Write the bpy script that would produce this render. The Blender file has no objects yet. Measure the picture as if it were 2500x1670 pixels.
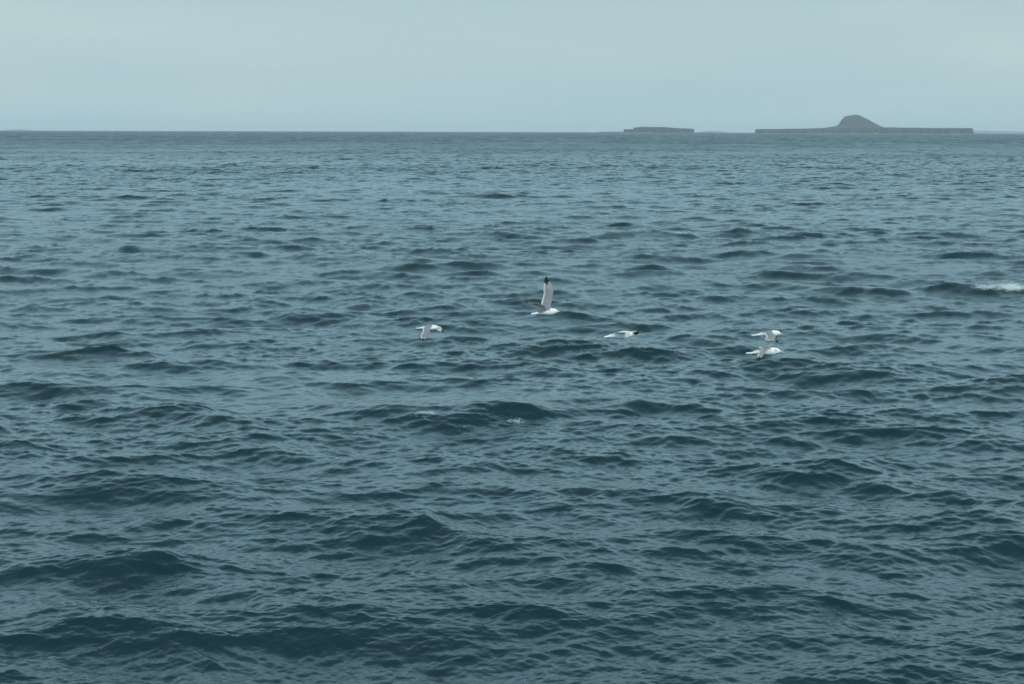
import bpy, bmesh, math, random
import numpy as np
from mathutils import Vector, Matrix

S = bpy.context.scene
C = S.collection
R = math.radians
EARTH = 6371000.0
CAM_H = 8.0

# ------------------------------------------------------------------ camera
cam_d = bpy.data.cameras.new('camera')
cam = bpy.data.objects.new('camera', cam_d)
C.objects.link(cam)
cam_d.sensor_width = 36.0
cam_d.lens = 50.0
cam_d.clip_start = 0.1
cam_d.clip_end = 80000.0
cam.matrix_world = (Matrix.Translation((0, 0, CAM_H)) @ Matrix.Rotation(R(90 - 8.49), 4, 'X')
                    @ Matrix.Rotation(R(0.17), 4, 'Z'))
S.camera = cam

# ------------------------------------------------------------------ sky, sun, exposure
SUN_EL, SUN_AZ = 42.0, 150.0          # degrees, azimuth clockwise from the view direction
w = bpy.data.worlds.new('World')
S.world = w
w.use_nodes = True
nt = w.node_tree
nt.nodes.clear()
N, L = nt.nodes.new, nt.links.new
wout = N('ShaderNodeOutputWorld')
bg = N('ShaderNodeBackground')
bg.inputs['Strength'].default_value = 0.1
sky = N('ShaderNodeTexSky')
sky.sky_type = 'NISHITA'
sky.sun_disc = False
sky.sun_elevation = R(SUN_EL)
sky.sun_rotation = R(SUN_AZ)
sky.air_density = 1.2
sky.dust_density = 2.0
sky.ozone_density = 1.5
# a thin, even overcast: stretched soft noise over the sky dome
tc = N('ShaderNodeTexCoord')
mp = N('ShaderNodeMapping')
mp.inputs['Scale'].default_value = (1.0, 1.0, 6.0)
nz = N('ShaderNodeTexNoise')
nz.inputs['Scale'].default_value = 2.2
nz.inputs['Detail'].default_value = 5.0
nz.inputs['Roughness'].default_value = 0.5
nz.inputs['Distortion'].default_value = 0.5
rp = N('ShaderNodeValToRGB')
rp.color_ramp.elements[0].position = 0.25
rp.color_ramp.elements[0].color = (3.9, 5.7, 6.4, 1)
rp.color_ramp.elements[1].position = 0.78
rp.color_ramp.elements[1].color = (5.3, 6.65, 6.95, 1)
sep = N('ShaderNodeSeparateXYZ')
el = N('ShaderNodeValToRGB')           # the cloud veil by height above the horizon: brightest low, slate overhead
er = el.color_ramp.elements
er[0].position = 0.0
er[0].color = (1.1, 1.1, 1.08, 1)
er[1].position = 1.0
er[1].color = (0.62, 0.70, 0.72, 1)
for p_, c_ in ((0.09, (1.0, 1.0, 1.0)), (0.2, (1.64, 2.02, 2.18)), (0.42, (1.7, 2.08, 2.26)), (0.72, (0.85, 0.97, 1.02))):
    q_ = er.new(p_)
    q_.color = c_ + (1,)
mul = N('ShaderNodeVectorMath')
mul.operation = 'MULTIPLY'
mx = N('ShaderNodeMix')
mx.data_type = 'RGBA'
mx.inputs['Factor'].default_value = 0.88
L(tc.outputs['Generated'], mp.inputs['Vector'])
L(mp.outputs['Vector'], nz.inputs['Vector'])
L(nz.outputs['Fac'], rp.inputs['Fac'])
L(tc.outputs['Generated'], sep.inputs[0])
L(sep.outputs['Z'], el.inputs['Fac'])
L(rp.outputs['Color'], mul.inputs[0])
L(el.outputs['Color'], mul.inputs[1])
L(sky.outputs['Color'], mx.inputs['A'])
L(mul.outputs['Vector'], mx.inputs['B'])
L(mx.outputs['Result'], bg.inputs['Color'])
L(bg.outputs['Background'], wout.inputs['Surface'])

sun_d = bpy.data.lights.new('sun', 'SUN')
sun_d.energy = 2.0
sun_d.angle = R(14)
sun_d.color = (1.0, 0.97, 0.92)
sun = bpy.data.objects.new('sun', sun_d)
C.objects.link(sun)
sdir = Vector((math.sin(R(SUN_AZ)) * math.cos(R(SUN_EL)), math.cos(R(SUN_AZ)) * math.cos(R(SUN_EL)), math.sin(R(SUN_EL))))
sun.rotation_euler = sdir.to_track_quat('Z', 'Y').to_euler()
sun.location = (0, 0, 60)

S.view_settings.view_transform = 'Standard'
S.view_settings.look = 'None'
S.view_settings.exposure = 0.0
S.view_settings.gamma = 1.0
S.cycles.volume_bounces = 0
S.cycles.max_bounces = 4
S.cycles.use_denoising = True


# ------------------------------------------------------------------ helpers
def tag(o, **kw):
    for k, v in kw.items():
        o[k] = v
    return o


def link(name, me, mat):
    o = bpy.data.objects.new(name, me)
    C.objects.link(o)
    me.materials.append(mat)
    return o


def new_mat(name):
    m = bpy.data.materials.new(name)
    m.use_nodes = True
    t = m.node_tree
    return m, t, t.nodes['Principled BSDF']


def grid_mesh(name, co, nr, nc, wrap=False):
    """co: (nr*nc, 3) float32, rows of nc vertices."""
    i = np.arange(nr - 1, dtype=np.int32)[:, None]
    j = np.arange(nc if wrap else nc - 1, dtype=np.int32)[None, :]
    j2 = (j + 1) % nc
    q = np.stack([i * nc + j, i * nc + j2, (i + 1) * nc + j2, (i + 1) * nc + j], axis=-1).reshape(-1)
    q = q.astype(np.int32)
    nf = q.size // 4
    me = bpy.data.meshes.new(name)
    me.vertices.add(nr * nc)
    me.vertices.foreach_set('co', np.ascontiguousarray(co, dtype=np.float32).reshape(-1))
    me.loops.add(nf * 4)
    me.loops.foreach_set('vertex_index', q)
    me.polygons.add(nf)
    me.polygons.foreach_set('loop_start', np.arange(0, nf * 4, 4, dtype=np.int32))
    me.update(calc_edges=True)
    me.polygons.foreach_set('use_smooth', np.ones(nf, dtype=bool))
    return me


def add_attr(me, name, val):
    a = me.attributes.new(name, 'FLOAT', 'POINT')
    a.data.foreach_set('value', np.ascontiguousarray(val, dtype=np.float32))


# ------------------------------------------------------------------ sea
rng = np.random.default_rng(11)
WIND = math.atan2(-1.0, 0.12)         # the waves run towards the viewer, a little to the right
CROSS = math.radians(-38)            # a second, weaker train runs across it
B_SAT = 0.0135                        # saturation level of the short waves
K_PEAK = 2 * math.pi / 7.5


def bands(Lt, n, edges):
    """Wave fields on a periodic tile: for each band of wavelengths height and the two choppy shifts."""
    k1 = (np.fft.fftfreq(n) * n * 2 * math.pi / Lt).astype(np.float32)
    kx = k1[:, None]
    ky = k1[None, :]
    k = np.sqrt(kx * kx + ky * ky)
    k[0, 0] = 1.0
    th = np.arctan2(ky + 0 * kx, kx + 0 * ky)
    s = np.clip(26.0 * (k / K_PEAK) ** -0.3, 7.0, 30.0)
    D = 0.7 * np.abs(np.cos(0.5 * (th - WIND))) ** (2 * s)
    D += 0.3 * np.abs(np.cos(0.5 * (th - WIND - CROSS))) ** (2 * s)
    D *= np.sqrt(s / math.pi) * 0.5 / 0.88
    swell = 0.0016 * np.exp(-((k - 0.2) / 0.05) ** 2) * D
    P = B_SAT * k ** -4.0 * np.exp(-1.3 * (K_PEAK / k) ** 3) * D + swell / 0.06
    dk = 2 * math.pi / Lt
    A = np.sqrt(P) * dk
    A[0, 0] = 0
    H0 = (rng.standard_normal((n, n), dtype=np.float32) + 1j * rng.standard_normal((n, n), dtype=np.float32)) * A
    res = []
    for lo, hi in edges:              # wavelengths
        m = (k >= 2 * math.pi / hi) & (k < 2 * math.pi / lo)
        m[0, 0] = False
        H = np.where(m, H0, 0)
        h = np.real(np.fft.ifft2(H)).astype(np.float32) * (n * n)
        dx = np.real(np.fft.ifft2(1j * kx / k * H)).astype(np.float32) * (n * n)
        dy = np.real(np.fft.ifft2(1j * ky / k * H)).astype(np.float32) * (n * n)
        var = float(np.sum(P * k * k * m) * dk * dk)
        res.append((h, dx, dy, Lt, lo, var))
    return res


GAIN = {11.0: 1.5, 3.0: 1.08, 0.6: 0.96, 0.2: 1.18, 0.045: 1.15}


def sample(F, Lt, x, y):
    n = F.shape[0]
    u = np.mod(x / Lt, 1.0) * n
    v = np.mod(y / Lt, 1.0) * n
    i = np.floor(u).astype(np.int32)
    j = np.floor(v).astype(np.int32)
    fu = (u - i).astype(np.float32)
    fv = (v - j).astype(np.float32)
    i %= n
    j %= n
    i1 = (i + 1) % n
    j1 = (j + 1) % n
    return (F[i, j] * (1 - fu) * (1 - fv) + F[i1, j] * fu * (1 - fv) + F[i, j1] * (1 - fu) * fv + F[i1, j1] * fu * fv)


# single wave crests that stand out: x, y, half length, height, foam on the crest
CRESTS = [
    (-0.8, 39.5, 2.9, 0.58, 0.42, 0), (3.9, 40.1, 1.6, 0.46, 0, -4), (-8.8, 35.9, 0.84, 0.40, 0.1, 5), (-12.0, 34.8, 0.87, 0.40, 0.15, 0),
    (-1.7, 27.9, 0.45, 0.38, 0, 8), (8.7, 35.6, 0.55, 0.36, 0, -8), (0.4, 47.0, 3.07, 0.33, 0, 0), (-7.7, 64.8, 1.3, 0.4, 0, 0),
    (-25.3, 93.3, 2.98, 0.5, 0, 0), (-55.1, 167.9, 3.0, 0.5, 0, 0), (-1.5, 171.6, 3.5, 0.6, 0.5, 0), (4.6, 171.0, 3.0, 0.65, 0, 0),
    (8.6, 106.6, 3.0, 0.62, 0.45, 3), (12.9, 107.4, 1.9, 0.6, 0.85, 0), (18.9, 108.8, 4.0, 0.75, 0, -3), (24.6, 70.6, 3.3, 0.7, 0.86, 5),
    (18.3, 52.3, 2.0, 0.66, 0.55, 6), (9.8, 50.2, 2.03, 0.45, 0, -5), (9.1, 31.2, 1.38, 0.42, 0, -10), (-0.5, 31.1, 1.47, 0.36, 0, -6),
    (4.4, 29.5, 0.61, 0.33, 0, 0), (3.7, 27.7, 0.87, 0.28, 0, -6), 
    (-14.4, 45.2, 1.19, 0.3, 0, 0),
    (-12.4, 41.0, 1.53, 0.33, 0, 0), (-34.3, 139.5, 2.53, 0.5, 0, 0), (-17.1, 89.3, 1.23, 0.35, 0.5, 0), (-6.7, 25.2, 0.87, 0.28, 0, 0),
    (-2.5, 27.0, 1.07, 0.28, 0, -6), (17.9, 70.3, 2.84, 0.35, 0, 0), 
    (-8.0, 48.2, 1.87, 0.3, 0, 0), (-7.1, 31.4, 1.48, 0.28, 0, 0), (11.6, 38.9, 1.59, 0.4, 0, -8), 
    (-1.6, 54.7, 2.03, 0.3, 0, 0),
]


def build_sea():
    # rings round the viewer, dense where they show large
    r = [1.0]
    while r[-1] < 12.0:
        r.append(r[-1] * 1.04 + 0.02)
    PX = 0.5
    while r[-1] < 26000:
        x = r[-1]
        near = PX * (x * x + 64) / (CAM_H * 1422)
        if near < 0.32:
            r.append(x + near)
        elif x < 380:
            r.append(x + 0.32)
        else:
            r.append(x + 0.32 + (x - 380) * 0.0024)
    r = np.array(r)
    step = np.gradient(r)
    # azimuths: dense across the view, coarse all round behind
    a = [0.0]
    while a[-1] < 180:
        x = a[-1]
        a.append(x + (0.046 if x < 22.5 else 0.046 + (x - 22.5) * 0.035))
    a = np.array(a[:-1])
    az = np.radians(np.concatenate([-a[:0:-1], a]))
    nr, nc = len(r), len(az)
    RR = np.repeat(r, nc)
    AA = np.tile(az, nr)
    x = RR * np.sin(AA)
    y = RR * np.cos(AA)
    st = np.repeat(step, nc).astype(np.float32)
    X = x.copy()
    Y = y.copy()
    Z = np.zeros_like(x, dtype=np.float32)
    DX = np.zeros_like(Z)
    DY = np.zeros_like(Z)
    lost = np.zeros_like(Z)
    # patches of livelier and calmer surface
    n = 256
    kk = np.fft.fftfreq(n) * n
    g0 = np.real(np.fft.ifft2((rng.standard_normal((n, n)) + 1j * rng.standard_normal((n, n)))
                 * np.exp(-((kk[:, None] / 14) ** 2 + (kk[None, :] / 26) ** 2))))
    g0 = (g0 / g0.std()).astype(np.float32)
    gust = np.clip(sample(g0, 310.0, x + 37, y + 91), -2, 2)
    gust2 = np.clip(sample(g0, 1900.0, x * 0.9 + 370, y + 910), -2, 2)
    sets = [(bands(733.0, 1024, [(11.0, 90.0)]), 0.0, 0.0),
            (bands(211.0, 4096, [(3.0, 11.0), (0.6, 3.0)]), 13.0, 0.0),
            (bands(15.7, 2048, [(0.2, 0.6), (0.045, 0.2)]), 41.0, 0.05)]
    for bs, rot, turn in sets:
        c, s = math.cos(R(rot)) , math.sin(R(rot))
        # the tile grid is turned against the view; the waves inside are turned back in sample space
        for (h, dx, dy, Lt, lo, var) in bs:
            fade = np.clip(2.2 * lo / np.maximum(st, 1e-3), 0, 1) ** 0.35
            near_ok = (fade > 0.02)
            amp = fade * GAIN[lo] * (1 + (0.0 if lo > 2 else (0.12 if lo > 0.5 else 0.17)) * gust) * (1 + 0.1 * gust2)
            hh = sample(h, Lt, x, y)
            Z += amp * hh
            ch = 1.2 if lo > 2 else (0.95 if lo > 0.5 else 0.35)
            DX += amp * ch * sample(dx, Lt, x, y)
            DY += amp * ch * sample(dy, Lt, x, y)
            lost += var * GAIN[lo] ** 2 * (1 - fade ** 2)
        del bs
    # the crests that stand out
    foam = np.zeros_like(Z)
    for k, (cx, cy, hl, ht, fm, tilt) in enumerate(CRESTS):
        dist = math.hypot(cx, cy)
        R0 = hl + 9 * ht + 3
        m = np.nonzero((np.abs(x - cx) < R0 * 1.5) & (np.abs(y - cy) < R0))[0]
        ux, uy = -cx / dist, -cy / dist         # towards the viewer
        ca, sa = math.cos(R(tilt)), math.sin(R(tilt))
        ux, uy = ux * ca - uy * sa, ux * sa + uy * ca
        px, py = x[m] - cx, y[m] - cy
        s = px * ux + py * uy
        t = -px * uy + py * ux
        ph = k * 1.7
        s = s + 0.22 * hl * (t / hl) ** 2 * 0.6 + 0.12 * hl * np.sin(t / hl * 2.3 + ph) + 0.05 * np.sin(t * 4.1 + ph)
        prof = np.where(s > 0, np.exp(-np.abs(s / (1.35 * ht)) ** 1.55), np.exp(-np.abs(s / (3.3 * ht)) ** 1.3))
        env = np.exp(-np.abs(t / hl) ** 2.6) * (0.8 + 0.2 * np.sin(t / hl * 4.0 + ph * 2))
        Z[m] += (ht * (0.8 if k < 2 or dist > 60 else 0.28) * prof * env).astype(np.float32)
        trough = np.exp(-((s - 2.4 * ht) / (1.4 * ht)) ** 2) * env
        Z[m] -= (ht * 0.2 * trough).astype(np.float32)
        if fm > 0:
            band = np.exp(-((s - 0.45 * ht) / (0.8 * ht)) ** 2) * np.exp(-np.abs(t / (hl * 0.75)) ** 4)
            band = band * (0.9 + 0.18 * np.sin(t * 2.9 + ph) * np.sin(t * 1.3 + 2 * ph))
            foam[m] = np.maximum(foam[m], (fm * band * 1.15).astype(np.float32))
    # flecks and streaks of old foam: x, y, rx, ry, strength
    for (fx, fy, rx, ry, fs) in FLECKS:
        q = ((x - fx) / rx) ** 2 + ((y - fy) / ry) ** 2
        foam = np.maximum(foam, fs * np.exp(-q).astype(np.float32))
    Z = Z - (RR * RR / (2 * EARTH)).astype(np.float32)
    keep = np.clip((RR - 4) / 6, 0, 1).astype(np.float32)
    co = np.stack([x + DX * keep, y + DY * keep, Z], axis=-1)
    # unresolved small waves far off are surface roughness
    far = np.clip((RR - 350) / 900, 0, 1).astype(np.float32)
    gust3 = np.clip(sample(g0, 130.0, x * 0.9 + 5, y * 0.25 + 17), -2, 2)
    alpha = np.sqrt(0.0006 + (0.22 + 1.1 * far) * lost * np.exp(0.2 * gust2 + 0.8 * far * gust3))
    rough = np.sqrt(np.clip(alpha, 0.0, 0.45))
    me = grid_mesh('sea', co.astype(np.float32), nr, nc, wrap=True)
    add_attr(me, 'ripple', rough)
    add_attr(me, 'foam', foam)
    print('sea grid', nr, nc, nr * nc, 'Zstd', float(Z[RR < 300].std()))
    return me


FLECKS = [
(-2.4, 38.7, 0.8, 0.5, 0.72), (0.1, 38.5, 0.7, 0.5, 0.7), (-1.2, 37.8, 2.2, 0.35, 0.5), (-3.0, 36.7, 0.5, 0.3, 0.52),
    (-5.0, 19.2, 1.8, 0.8, 0.44), (-3.2, 19.0, 1.0, 0.6, 0.46), (-3.4, 20.3, 1.2, 0.35, 0.46), (-4.6, 22.6, 0.5, 0.25, 0.44),
]

sea_mat, t, bs = new_mat('sea_water')
N, L = t.nodes.new, t.links.new
bs.inputs['Base Color'].default_value = (0.005, 0.023, 0.029, 1)
bs.inputs['IOR'].default_value = 1.333
at = N('ShaderNodeAttribute')
at.attribute_name = 'ripple'
L(at.outputs['Fac'], bs.inputs['Roughness'])
fo = N('ShaderNodeAttribute')
fo.attribute_name = 'foam'
geo = N('ShaderNodeTexCoord')
fn = N('ShaderNodeTexNoise')
fn.inputs['Scale'].default_value = 9.0
fn.inputs['Detail'].default_value = 7.0
fn.inputs['Roughness'].default_value = 0.68
fn.inputs['Distortion'].default_value = 1.2
fm_ = N('ShaderNodeMapping')
fm_.inputs['Scale'].default_value = (0.55, 1.2, 1.2)
L(geo.outputs['Object'], fm_.inputs['Vector'])
L(fm_.outputs['Vector'], fn.inputs['Vector'])
ad = N('ShaderNodeMath')
ad.operation = 'MULTIPLY_ADD'
L(fn.outputs['Fac'], ad.inputs[0])
ad.inputs[1].default_value = 1.6
L(fo.outputs['Fac'], ad.inputs[2])
mr = N('ShaderNodeMapRange')
mr.inputs['From Min'].default_value = 1.4
mr.inputs['From Max'].default_value = 1.85
L(ad.outputs[0], mr.inputs['Value'])
# the finest wind ripples, too small for the mesh
bm_ = N('ShaderNodeMapping')
bm_.inputs['Rotation'].default_value = (0, 0, R(-7))
bm_.inputs['Scale'].default_value = (4.5, 15.0, 6.0)
bn = N('ShaderNodeTexNoise')
bn.inputs['Scale'].default_value = 1.0
bn.inputs['Detail'].default_value = 3.0
bn.inputs['Roughness'].default_value = 0.55
bn.inputs['Distortion'].default_value = 0.6
bb = N('ShaderNodeBump')
bb.inputs['Strength'].default_value = 1.0
bb.inputs['Distance'].default_value = 0.007
L(geo.outputs['Object'], bm_.inputs['Vector'])
L(bm_.outputs['Vector'], bn.inputs['Vector'])
L(bn.outputs['Fac'], bb.inputs['Height'])
L(bb.outputs['Normal'], bs.inputs['Normal'])
foam_b = N('ShaderNodeBsdfDiffuse')
foam_b.inputs['Color'].default_value = (0.5, 0.55, 0.55, 1)
ms = N('ShaderNodeMixShader')
out = t.nodes['Material Output']
L(mr.outputs['Result'], ms.inputs['Fac'])
L(bs.outputs['BSDF'], ms.inputs[1])
L(foam_b.outputs['BSDF'], ms.inputs[2])
L(ms.outputs['Shader'], out.inputs['Surface'])
sea = link('sea', build_sea(), sea_mat)
tag(sea, kind='structure')


# ------------------------------------------------------------------ islands
def fbm(x, seed, octaves=6, base=1.0, gain=0.55):
    g = np.random.default_rng(seed)
    v = 0
    a = 1.0
    for o in range(octaves):
        tab = g.standard_normal(4096)
        u = x * base * 2 ** o + 997.3
        i = np.floor(u).astype(int)
        f = u - i
        f = f * f * (3 - 2 * f)
        v = v + a * (tab[i % 4096] * (1 - f) + tab[(i + 1) % 4096] * f)
        a *= gain
    return v


def fbm2(x, y, seed, octaves=5, base=1.0, gain=0.5):
    g = np.random.default_rng(seed)
    v = 0
    a = 1.0
    for o in range(octaves):
        tab = g.standard_normal((256, 256))
        u = x * base * 2 ** o + 31.3
        w_ = y * base * 2 ** o + 57.1
        i = np.floor(u).astype(int)
        j = np.floor(w_).astype(int)
        fu = u - i
        fv = w_ - j
        fu = fu * fu * (3 - 2 * fu)
        fv = fv * fv * (3 - 2 * fv)
        i %= 256
        j %= 256
        i1 = (i + 1) % 256
        j1 = (j + 1) % 256
        v = v + a * (tab[i, j] * (1 - fu) * (1 - fv) + tab[i1, j] * fu * (1 - fv) + tab[i, j1] * (1 - fu) * fv + tab[i1, j1] * fu * fv)
        a *= gain
    return v


rock_mat, t, bs = new_mat('island_rock_and_turf')
N, L = t.nodes.new, t.links.new
gm = N('ShaderNodeNewGeometry')
sx = N('ShaderNodeSeparateXYZ')
L(gm.outputs['Normal'], sx.inputs[0])
nz_ = N('ShaderNodeTexNoise')
nz_.inputs['Scale'].default_value = 0.05
nz_.inputs['Detail'].default_value = 8.0
tcr = N('ShaderNodeTexCoord')
mpr = N('ShaderNodeMapping')
mpr.inputs['Scale'].default_value = (1, 1, 0.5)
L(tcr.outputs['Object'], mpr.inputs['Vector'])
L(mpr.outputs['Vector'], nz_.inputs['Vector'])
am = N('ShaderNodeMath')
am.operation = 'MULTIPLY_ADD'
L(nz_.outputs['Fac'], am.inputs[0])
am.inputs[1].default_value = 0.5
L(sx.outputs['Z'], am.inputs[2])
cr = N('ShaderNodeValToRGB')
e = cr.color_ramp.elements
e[0].position = 0.62
e[0].color = (0.014, 0.018, 0.024, 1)
e[1].position = 1.0
e[1].color = (0.034, 0.042, 0.032, 1)
m_ = e.new(0.8)
m_.color = (0.027, 0.031, 0.03, 1)
L(am.outputs[0], cr.inputs['Fac'])
L(cr.outputs['Color'], bs.inputs['Base Color'])
bs.inputs['Roughness'].default_value = 1.4
bs.inputs['Specular IOR Level'].default_value = 0.1


def island(name, dist, prof, depth, seed, cliff=14.0, rough=1.0, nu=500, nv=150, squeeze=(0, 1.0)):
    """prof: (x, top height above the sea, depth share) along the island; built round x, y=dist with rugged cliffs."""
    p = np.array(prof, float)
    p[:, 0] = p[0, 0] + squeeze[0] + (p[:, 0] - p[0, 0]) * squeeze[1]
    u = np.linspace(p[0, 0], p[-1, 0], nu)
    top = np.interp(u, p[:, 0], p[:, 1])
    dep = np.interp(u, p[:, 0], p[:, 2]) * depth
    dep = dep * (1 + 0.06 * rough * fbm(u / 60.0, seed, 4))
    v = np.linspace(-1, 1, nv)
    v = np.sign(v) * np.abs(v) ** 0.6
    U = np.repeat(u[:, None], nv, 1)
    V = v[None, :] * dep[:, None] * 0.5
    ridge = np.exp(-(V / (0.2 * depth)) ** 2)
    low = np.minimum(top, p[:, 3].max() if p.shape[1] > 3 else 1e9)[:, None]
    edge = (1 - np.abs(v[None, :])) * dep[:, None] * 0.5
    edge = np.clip(edge / cliff + 0.06 * fbm2(U / 30, V / 30, seed + 5, 3), 0, 1)
    edge = edge ** 0.7
    base = low * (0.93 + 0.02 * fbm2(U / 60, V / 60, seed + 2)) + low * 0.07 * ridge
    Zt = np.where(top[:, None] > low, base + (top[:, None] - low) * ridge, base)
    Zt = Zt + 0.5 * rough * fbm2(U / 40, V / 40, seed + 3) * np.clip(top[:, None] / 20, 0.2, 1)
    Zz = Zt * edge - 3.0 * (1 - edge)
    drop = dist * dist / (2 * EARTH)
    co = np.stack([U, V, Zz], -1).reshape(-1, 3)
    co[:, 0] += 4 * rough * np.random.default_rng(seed).standard_normal(1)
    me = grid_mesh(name, co, nu, nv)
    o = link(name, me, rock_mat)
    o.location = (0, dist, -drop)
    tag(o, kind='structure')
    return o


island('flat_island_with_hill', 7000, [(1187, -2.0, 0.30, 27), (1190, 18.0, 0.55, 27), (1277, 19.5, 0.70, 27), (1412, 21.0, 0.85, 27), (1538, 24.5, 1.00, 27), (1543, 28.0, 1.00, 27), (1569, 31.0, 1.00, 27), (1586, 39.0, 1.00, 27), (1599, 50.0, 1.00, 27), (1605, 66.0, 1.00, 27), (1613, 74.0, 1.00, 27), (1617, 80.0, 1.00, 27), (1632, 84.0, 1.00, 27), (1648, 87.0, 1.00, 27), (1669, 88.5, 1.00, 27), (1687, 85.5, 1.00, 27), (1700, 80.0, 1.00, 27), (1727, 69.0, 1.00, 27), (1743, 60.0, 1.00, 27), (1768, 47.0, 1.00, 27), (1786, 36.0, 1.00, 27), (1803, 29.0, 1.00, 27), (1822, 28.0, 1.00, 27), (1979, 27.0, 1.00, 27), (2024, 25.0, 0.95, 27), (2132, 26.0, 0.80, 27), (2218, 26.5, 0.60, 27), (2228, 20.0, 0.50, 27), (2234, 12.0, 0.40, 27), (2240, -2.0, 0.30, 27)], 420, 21, cliff=12, squeeze=(7, 0.977))
island('flat_island', 7000, [(536, -2.0, 0.40, 30), (540, 16.0, 0.60, 30), (589, 17.0, 0.80, 30), (592, 25.5, 0.90, 30), (646, 27.0, 1.00, 30), (736, 27.0, 1.00, 30), (777, 24.0, 1.00, 30), (826, 21.0, 0.90, 30), (876, 18.5, 0.70, 30), (880, 8.0, 0.50, 30), (888, -2.0, 0.30, 30)], 230, 33, cliff=10, squeeze=(4, 0.975))
island('rock_spit', 7050, [(394, -3.0, 0.30, 30), (417, 1.5, 0.50, 30), (475, 3.5, 0.80, 30), (536, 3.5, 1.00, 30), (547, -3.0, 0.60, 30)], 60, 41, cliff=6, rough=0.4, nu=120, nv=60)
island('rock_spit', 6960, [(880, -3.0, 0.40, 30), (894, 2.6, 0.80, 30), (961, 1.6, 0.60, 30), (997, -3.0, 0.30, 30)], 50, 43, cliff=6, rough=0.4, nu=120, nv=60)
island('rock_spit', 6960, [(1124, -3.0, 0.40, 30), (1169, 1.6, 0.80, 30), (1192, 2.0, 0.60, 30), (1197, -3.0, 0.30, 30)], 50, 44, cliff=6, rough=0.4, nu=120, nv=60)
island('far_hills', 20000, [(-7100, -3, .5, 90), (-6960, 22, .8, 90), (-6880, 25, 1, 90), (-6780, 18, .8, 90), (-6600, -3, .5, 90)], 900, 51, cliff=200, rough=0.3, nu=160, nv=60)
island('far_hills', 20000, [(2560, -3, .5, 90), (2660, 20, .8, 90), (2760, 31, 1, 90), (2860, 28, 1, 90), (3060, -3, .5, 90)], 900, 52, cliff=200, rough=0.3, nu=160, nv=60)
island('far_hills', 20000, [(6000, -3, .5, 90), (6300, 40, .8, 90), (6500, 45, 1, 90), (6900, 37, 1, 90), (7300, 33, 1, 90), (7800, 26, 1, 90), (8400, -3, .5, 90)], 1200, 53, cliff=200, rough=0.3, nu=260, nv=60)


# ------------------------------------------------------------------ gulls
gull_mat, t, bs = new_mat('gull_plumage')
N, L = t.nodes.new, t.links.new
ca_ = N('ShaderNodeAttribute')
ca_.attribute_name = 'plumage'
fnz = N('ShaderNodeTexNoise')
fnz.inputs['Scale'].default_value = 60.0
fnz.inputs['Detail'].default_value = 4.0
tcg = N('ShaderNodeTexCoord')
L(tcg.outputs['Object'], fnz.inputs['Vector'])
mrg = N('ShaderNodeMapRange')
mrg.inputs['To Min'].default_value = 0.86
mrg.inputs['To Max'].default_value = 1.08
L(fnz.outputs['Fac'], mrg.inputs['Value'])
vm = N('ShaderNodeVectorMath')
vm.operation = 'SCALE'
L(ca_.outputs['Color'], vm.inputs[0])
L(mrg.outputs['Result'], vm.inputs['Scale'])
L(vm.outputs['Vector'], bs.inputs['Base Color'])
bs.inputs['Roughness'].default_value = 0.7
bs.inputs['Specular IOR Level'].default_value = 0.25

WHITE = (0.80, 0.81, 0.79)
GREY = (0.215, 0.225, 0.23)
PALE = (0.4, 0.41, 0.4)
UNDER = (0.78, 0.79, 0.76)
BLACK = (0.012, 0.013, 0.016)
BILL = (0.52, 0.47, 0.22)
# x, top, bottom, half width along a kittiwake seen from the side (units of 1525 to a body length)
STN = [(165, 1205, 1238, 88), (200, 1196, 1240, 104), (280, 1186, 1240, 100), (370, 1172, 1240, 84), (440, 1152, 1244, 74), (520, 1118, 1247, 78),
       (600, 1085, 1250, 90), (690, 1043, 1256, 112), (780, 1010, 1263, 134), (850, 992, 1268, 146), (906, 980, 1272, 152),
       (962, 969, 1276, 158), (1018, 961, 1279, 161), (1074, 955, 1279, 161), (1130, 951, 1278, 158), (1190, 950, 1272, 150),
       (1250, 951, 1262, 138), (1310, 955, 1246, 120), (1360, 961, 1226, 104), (1405, 968, 1206, 96), (1445, 981, 1190, 88),
       (1480, 1000, 1177, 78), (1510, 1024, 1163, 62), (1532, 1050, 1151, 44), (1548, 1068, 1143, 30), (1580, 1079, 1134, 24),
       (1615, 1089, 1133, 19), (1650, 1104, 1141, 14), (1675, 1123, 1154, 9), (1690, 1146, 1164, 4)]
NSEG = 20
A0, A1 = 9, 14            # stations between which the wings join
J0, J1 = 3, 5             # ring rows between which the wings join


def catmull(P, n):
    P = np.array(P, float)
    m = len(P)
    out = []
    for q in np.linspace(0, m - 1, n):
        i = min(int(q), m - 2)
        f = q - i
        p0, p1, p2, p3 = P[max(i - 1, 0)], P[i], P[i + 1], P[min(i + 2, m - 1)]
        out.append(0.5 * (2 * p1 + (p2 - p0) * f + (2 * p0 - 5 * p1 + 4 * p2 - p3) * f * f + (3 * p1 - p0 - 3 * p2 + p3) * f ** 3))
    return np.array(out)


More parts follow.
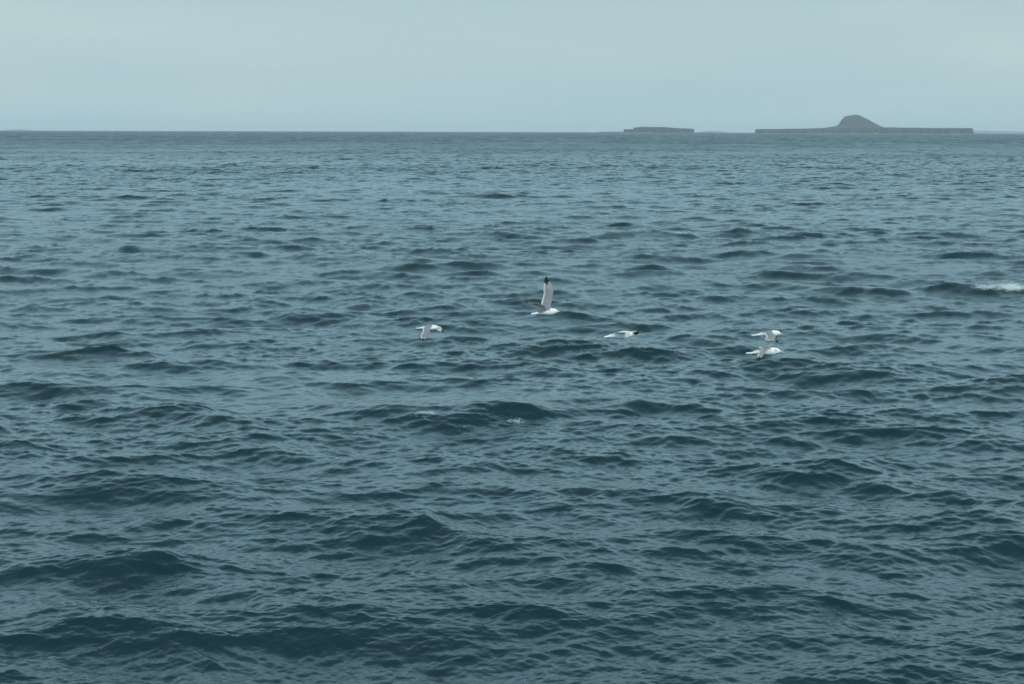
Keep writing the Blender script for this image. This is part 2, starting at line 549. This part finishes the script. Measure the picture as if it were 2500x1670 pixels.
def gull(loc, az, length, tail, bill, near, far, view_down, label, black=(0.8, 0.8), tail_band=False, neck_spot=False, feet=1.0, fat=1.0, top=None, tail_h=1.0, yaw=0.0):
    """tail, bill: the two ends of the body; near, far: rows of (leading x, z, trailing x, z, depth) along each wing.
    All in flat drawing units of the side view (z down); depth is away from the viewer."""
    pale_top = top
    tail = np.array(tail, float)
    bill = np.array(bill, float)
    g0, g1 = np.array((165., 1222.)), np.array((1690., 1155.))
    span = np.linalg.norm(bill - tail)
    sc = span / np.linalg.norm(g1 - g0)
    ang = math.atan2(*(bill - tail)[::-1]) - math.atan2(*(g1 - g0)[::-1])
    rc, rs = math.cos(ang) * sc, math.sin(ang) * sc
    mid = (tail + bill) / 2
    k = length / span
    th = R(view_down)

    def W(x, z, y):                              # drawing units to metres
        X = (x - mid[0]) * k
        Y = y * k
        Zs = -(z - mid[1]) * k
        return (X, Y, (Zs - Y * math.sin(th)) / math.cos(th))

    def G(x, z, y):                              # generic body to the pose
        dx, dz = x - g0[0], z - g0[1]
        px, pz = tail[0] + dx * rc - dz * rs, tail[1] + dx * rs + dz * rc
        X = (px - mid[0]) * k
        Zs = -(pz - mid[1]) * k
        return (X, y * sc * k, Zs)

    bm = bmesh.new()
    col = []

    def vert(co, c):
        col.append(c)
        return bm.verts.new(co)

    rings = []
    for si, (x, zt, zb, hw) in enumerate(STN):
        zc, hh = (zt + zb) / 2, (zb - zt) / 2
        if 600 < x < 1560:
            hh *= fat
        if x < 560:
            hh *= 1 + (tail_h - 1) * min(1, (560 - x) / 250)
        ring = []
        for j in range(NSEG):
            a = 2 * math.pi * j / NSEG           # 0 at the back, growing to the far side
            sy, cz = math.sin(a), math.cos(a)
            c = WHITE
            if 640 < x < 1180 and cz > 0.25 + 0.35 * abs(x - 950) / 260:
                c = GREY
            if x >= 1548:
                c = BILL
            if tail_band and x < 290 and x > 190 and cz > -0.3:
                c = (0.05, 0.05, 0.055)
            if neck_spot and 1320 < x < 1390 and 0.1 < cz < 0.75:
                c = (0.2, 0.2, 0.2)
            notch = 14 * (1 - abs(sy)) if si == 0 else 0
            ring.append(vert(G(x + notch, zc - hh * cz, hw * sy), c))
        rings.append(ring)
    faces_skip = set()
    for i in range(A0, A1):
        for j in range(J0, J1):
            faces_skip.add((i, j))
            faces_skip.add((i, NSEG - 1 - j))
    for i in range(len(STN) - 1):
        for j in range(NSEG):
            if (i, j) in faces_skip:
                continue
            j2 = (j + 1) % NSEG
            bm.faces.new((rings[i][j], rings[i][j2], rings[i + 1][j2], rings[i + 1][j]))
    bm.faces.new(rings[0])
    bm.faces.new(rings[-1])
    nch = A1 - A0

    def wing(rows, side, ub):
        # rim of the opening in the body: front mid, upper row front to back, back mid, lower row back to front
        jt, jm, jb = (J0, J0 + 1, J1) if side > 0 else (NSEG - J0, NSEG - J0 - 1, NSEG - J1)
        rim = [rings[A1][jm]] + [rings[A1 - q][jt] for q in range(nch + 1)] + [rings[A0][jm]] + [rings[A0 + q][jb] for q in range(nch + 1)]
        rows = catmull(rows, 34)
        rg = random.Random(5 + int(side))
        P = [(np.array(W(a_, b_, e_)), np.array(W(c_, d_, e_))) for a_, b_, c_, d_, e_ in rows]
        prev = rim
        for si in range(len(P)):
            u = si / (len(P) - 1)
            le, te = P[si]
            te = te + (te - le) * rg.uniform(-0.03, 0.03)
            i0, i1 = max(si - 1, 0), min(si + 1, len(P) - 1)
            sp = (P[i1][0] + P[i1][1] - P[i0][0] - P[i0][1])
            ch = le - te
            cl = np.linalg.norm(ch)
            nn = np.cross(ch, sp) * (1 if side > 0 else -1)
            nl = np.linalg.norm(nn)
            nn = nn / nl if nl > 1e-9 else np.array((0, 0, 1.))
            th_ = max(cl, 0.02) * (0.085 * (1 - u) ** 1.2 + 0.018)
            cam_ = 0.05 * cl * (1 - 0.5 * u)
            tip = u > ub
            edge = u > ub - 0.12
            def cc(f, top):
                if u > ub + 0.05 * math.sin(f * 9):
                    return BLACK
                if top:
                    if pale_top:
                        return pale_top
                    if f > 0.88:
                        return (0.6, 0.61, 0.6)
                    m_ = max(0, (u - 0.45) / 0.35)
                    m_ = min(1, m_) * 0.75
                    return tuple(GREY[q] * (1 - m_) + PALE[q] * m_ for q in range(3))
                return BLACK if (f < 0.06 and u > 0.75) else UNDER if f < 0.75 else WHITE
            loop = [vert(le, cc(0, True))]
            for q in range(nch + 1):
                f = 0.04 + 0.90 * (q / nch)
                bump = math.sin(math.pi * f ** 0.6)
                loop.append(vert(le - ch * f + nn * (th_ * bump + cam_ * math.sin(math.pi * f)), cc(f, True)))
            loop.append(vert(te, cc(1, True)))
            for q in range(nch + 1):
                f = 0.94 - 0.90 * (q / nch)
                bump = math.sin(math.pi * f ** 0.6)
                loop.append(vert(le - ch * f + nn * (-th_ * 0.35 * bump + cam_ * math.sin(math.pi * f)), cc(f, False)))
            n = len(loop)
            for q in range(n):
                bm.faces.new((prev[q], prev[(q + 1) % n], loop[(q + 1) % n], loop[q]))
            prev = loop
        bm.faces.new(prev)

    wing(far, 1, black[1])
    wing(near, -1, black[0])

    def blob(cx, cz, cy, rx, rz, ry, c, seg=8):
        rws = []
        for i in range(1, 6):
            a = math.pi * i / 6
            rws.append([vert(G(cx - rx * math.cos(a), cz + rz * math.sin(a) * math.cos(b), cy + ry * math.sin(a) * math.sin(b)), c)
                        for b in [2 * math.pi * q / seg for q in range(seg)]])
        for i in range(4):
            for q in range(seg):
                bm.faces.new((rws[i][q], rws[i][(q + 1) % seg], rws[i + 1][(q + 1) % seg], rws[i + 1][q]))
        bm.faces.new(rws[0])
        bm.faces.new(rws[-1])

    for sgn in (-1, 1):
        blob(1452, 1078, sgn * 84, 15, 15, 9, (0.01, 0.01, 0.01))
        if feet:
            blob(490, 1258, sgn * 34, 105 * feet, 17 * feet, 20, (0.015, 0.015, 0.015))
    bmesh.ops.recalc_face_normals(bm, faces=bm.faces[:])
    me = bpy.data.meshes.new('gull')
    bm.to_mesh(me)
    bm.free()
    at_ = me.color_attributes.new('plumage', 'FLOAT_COLOR', 'POINT')
    at_.data.foreach_set('color', np.array([c + (1.0,) for c in col], dtype=np.float32).reshape(-1))
    me.polygons.foreach_set('use_smooth', np.ones(len(me.polygons), dtype=bool))
    o = link('gull', me, gull_mat)
    sb = o.modifiers.new('smooth', 'SUBSURF')
    sb.levels = sb.render_levels = 1
    o.location = loc
    o.rotation_euler = (0, 0, R(-az + yaw))
    tag(o, label=label, category='gull', group='gulls flying low over the sea')
    return o


gull((0.451, 18.977, 5.559), 1.36, 0.40, (315, 1300), (1185, 1245),
     [(830, 1170, 560, 1240, -70), (790, 1170, 540, 1262, -130), (745, 1100, 500, 1190, -260), (690, 1040, 440, 1060, -400),
      (560, 1010, 380, 1035, -500), (400, 985, 300, 1015, -600), (240, 940, 205, 975, -690), (120, 918, 130, 930, -760)],
     [(905, 1130, 600, 1180, 70), (905, 1050, 610, 1000, 110), (945, 850, 645, 850, 180), (975, 660, 688, 690, 230), (972, 590, 676, 620, 240),
      (908, 420, 690, 450, 270), (850, 310, 700, 370, 290), (796, 232, 716, 262, 300), (765, 186, 745, 190, 305)],
     7.3, 'white gull with one long black-tipped wing raised straight up', black=(0.80, 0.68), tail_h=2.2, fat=1.1)
gull((-1.367, 22.925, 4.796), -3.41, 0.40, (290, 530), (1820, 580),
     [(1230, 520, 740, 470, -100), (1215, 620, 690, 600, -190), (1150, 780, 730, 740, -280), (1100, 900, 640, 860, -340), (1020, 1040, 590, 1000, -400),
      (960, 1150, 620, 1130, -440), (870, 1215, 640, 1200, -460), (820, 1270, 670, 1290, -470), (740, 1325, 715, 1325, -480)],
     [(1230, 330, 800, 440, 100), (1500, 330, 1300, 500, 300), (1680, 370, 1500, 600, 480), (1830, 450, 1700, 680, 600), (1960, 600, 1850, 750, 700),
      (2060, 840, 2040, 830, 780)],
     7.9, 'smallest white gull, leftmost of the flying group with its near wing swept down', black=(0.72, 0.8), feet=0.8)
gull((1.204, 15.981, 5.679), 4.31, 0.40, (195, 580), (1990, 490),
     [(1500, 340, 950, 370, -120), (1560, 305, 1000, 345, -300), (1660, 290, 1100, 320, -480), (1790, 290, 1350, 320, -640), (1930, 250, 1650, 330, -780),
      (2060, 225, 1850, 370, -850), (2130, 240, 1920, 440, -880), (2110, 380, 2010, 440, -900)],
     [(1480, 320, 1000, 350, 120), (1480, 300, 1050, 330, 300), (1450, 290, 1100, 310, 500), (1400, 290, 1150, 300, 700), (1300, 290, 1240, 292, 900)],
     8.3, 'white gull gliding level with a round black wingtip beside its face', black=(0.68, 0.9), tail_band=True, neck_spot=True, fat=1.15, top=(0.68, 0.7, 0.69))
gull((3.195, 17.624, 5.467), 10.27, 0.40, (385, 390), (1670, 335),
     [(1290, 290, 900, 310, -100), (1345, 380, 960, 400, -250), (1355, 450, 1000, 450, -400), (1340, 520, 940, 520, -520), (1310, 600, 1000, 550, -640),
      (1400, 640, 1150, 600, -700), (1480, 675, 1440, 665, -760)],
     [(1330, 300, 950, 330, 100), (1420, 380, 1250, 420, 250), (1450, 450, 1330, 500, 400), (1475, 560, 1320, 580, 520), (1482, 660, 1430, 650, 600)],
     8.0, 'white gull with grey back and both wings drooped, the upper of the pair at right', black=(0.76, 0.8))
gull((2.683, 14.914, 5.663), 10.2, 0.40, (165, 1228), (1690, 1165),
     [(1120, 1000, 800, 1010, -120), (1070, 1020, 790, 1040, -250), (990, 1110, 770, 1120, -380), (900, 1220, 680, 1220, -520), (850, 1310, 640, 1320, -620),
      (800, 1370, 640, 1385, -700), (740, 1450, 630, 1450, -750), (690, 1530, 660, 1530, -800)],
     [(1130, 960, 750, 1010, 110), (1120, 930, 680, 970, 220), (1140, 900, 800, 920, 400), (1180, 860, 950, 870, 560), (1230, 825, 1100, 840, 700),
      (1280, 798, 1250, 795, 800)],
     8.9, 'white gull with near wing slanting to a black tip, lower of the pair at right', black=(0.70, 0.93), neck_spot=True)

# ------------------------------------------------------------------ sea air
hz = bmesh.new()
bmesh.ops.create_cube(hz, size=1.0)
hme = bpy.data.meshes.new('haze')
hz.to_mesh(hme)
hz.free()
hmat = bpy.data.materials.new('sea_haze')
hmat.use_nodes = True
ht = hmat.node_tree
for nn_ in list(ht.nodes):
    ht.nodes.remove(nn_)
ho = ht.nodes.new('ShaderNodeOutputMaterial')
hv = ht.nodes.new('ShaderNodeVolumePrincipled')
hv.inputs['Color'].default_value = (0.88, 0.96, 1.0, 1)
hv.inputs['Density'].default_value = 6.8e-5
hv.inputs['Anisotropy'].default_value = 0.0
ht.links.new(hv.outputs['Volume'], ho.inputs['Volume'])
haze = link('haze', hme, hmat)
haze.scale = (54000, 54000, 160)
haze.location = (0, 0, 24)
tag(haze, kind='stuff')
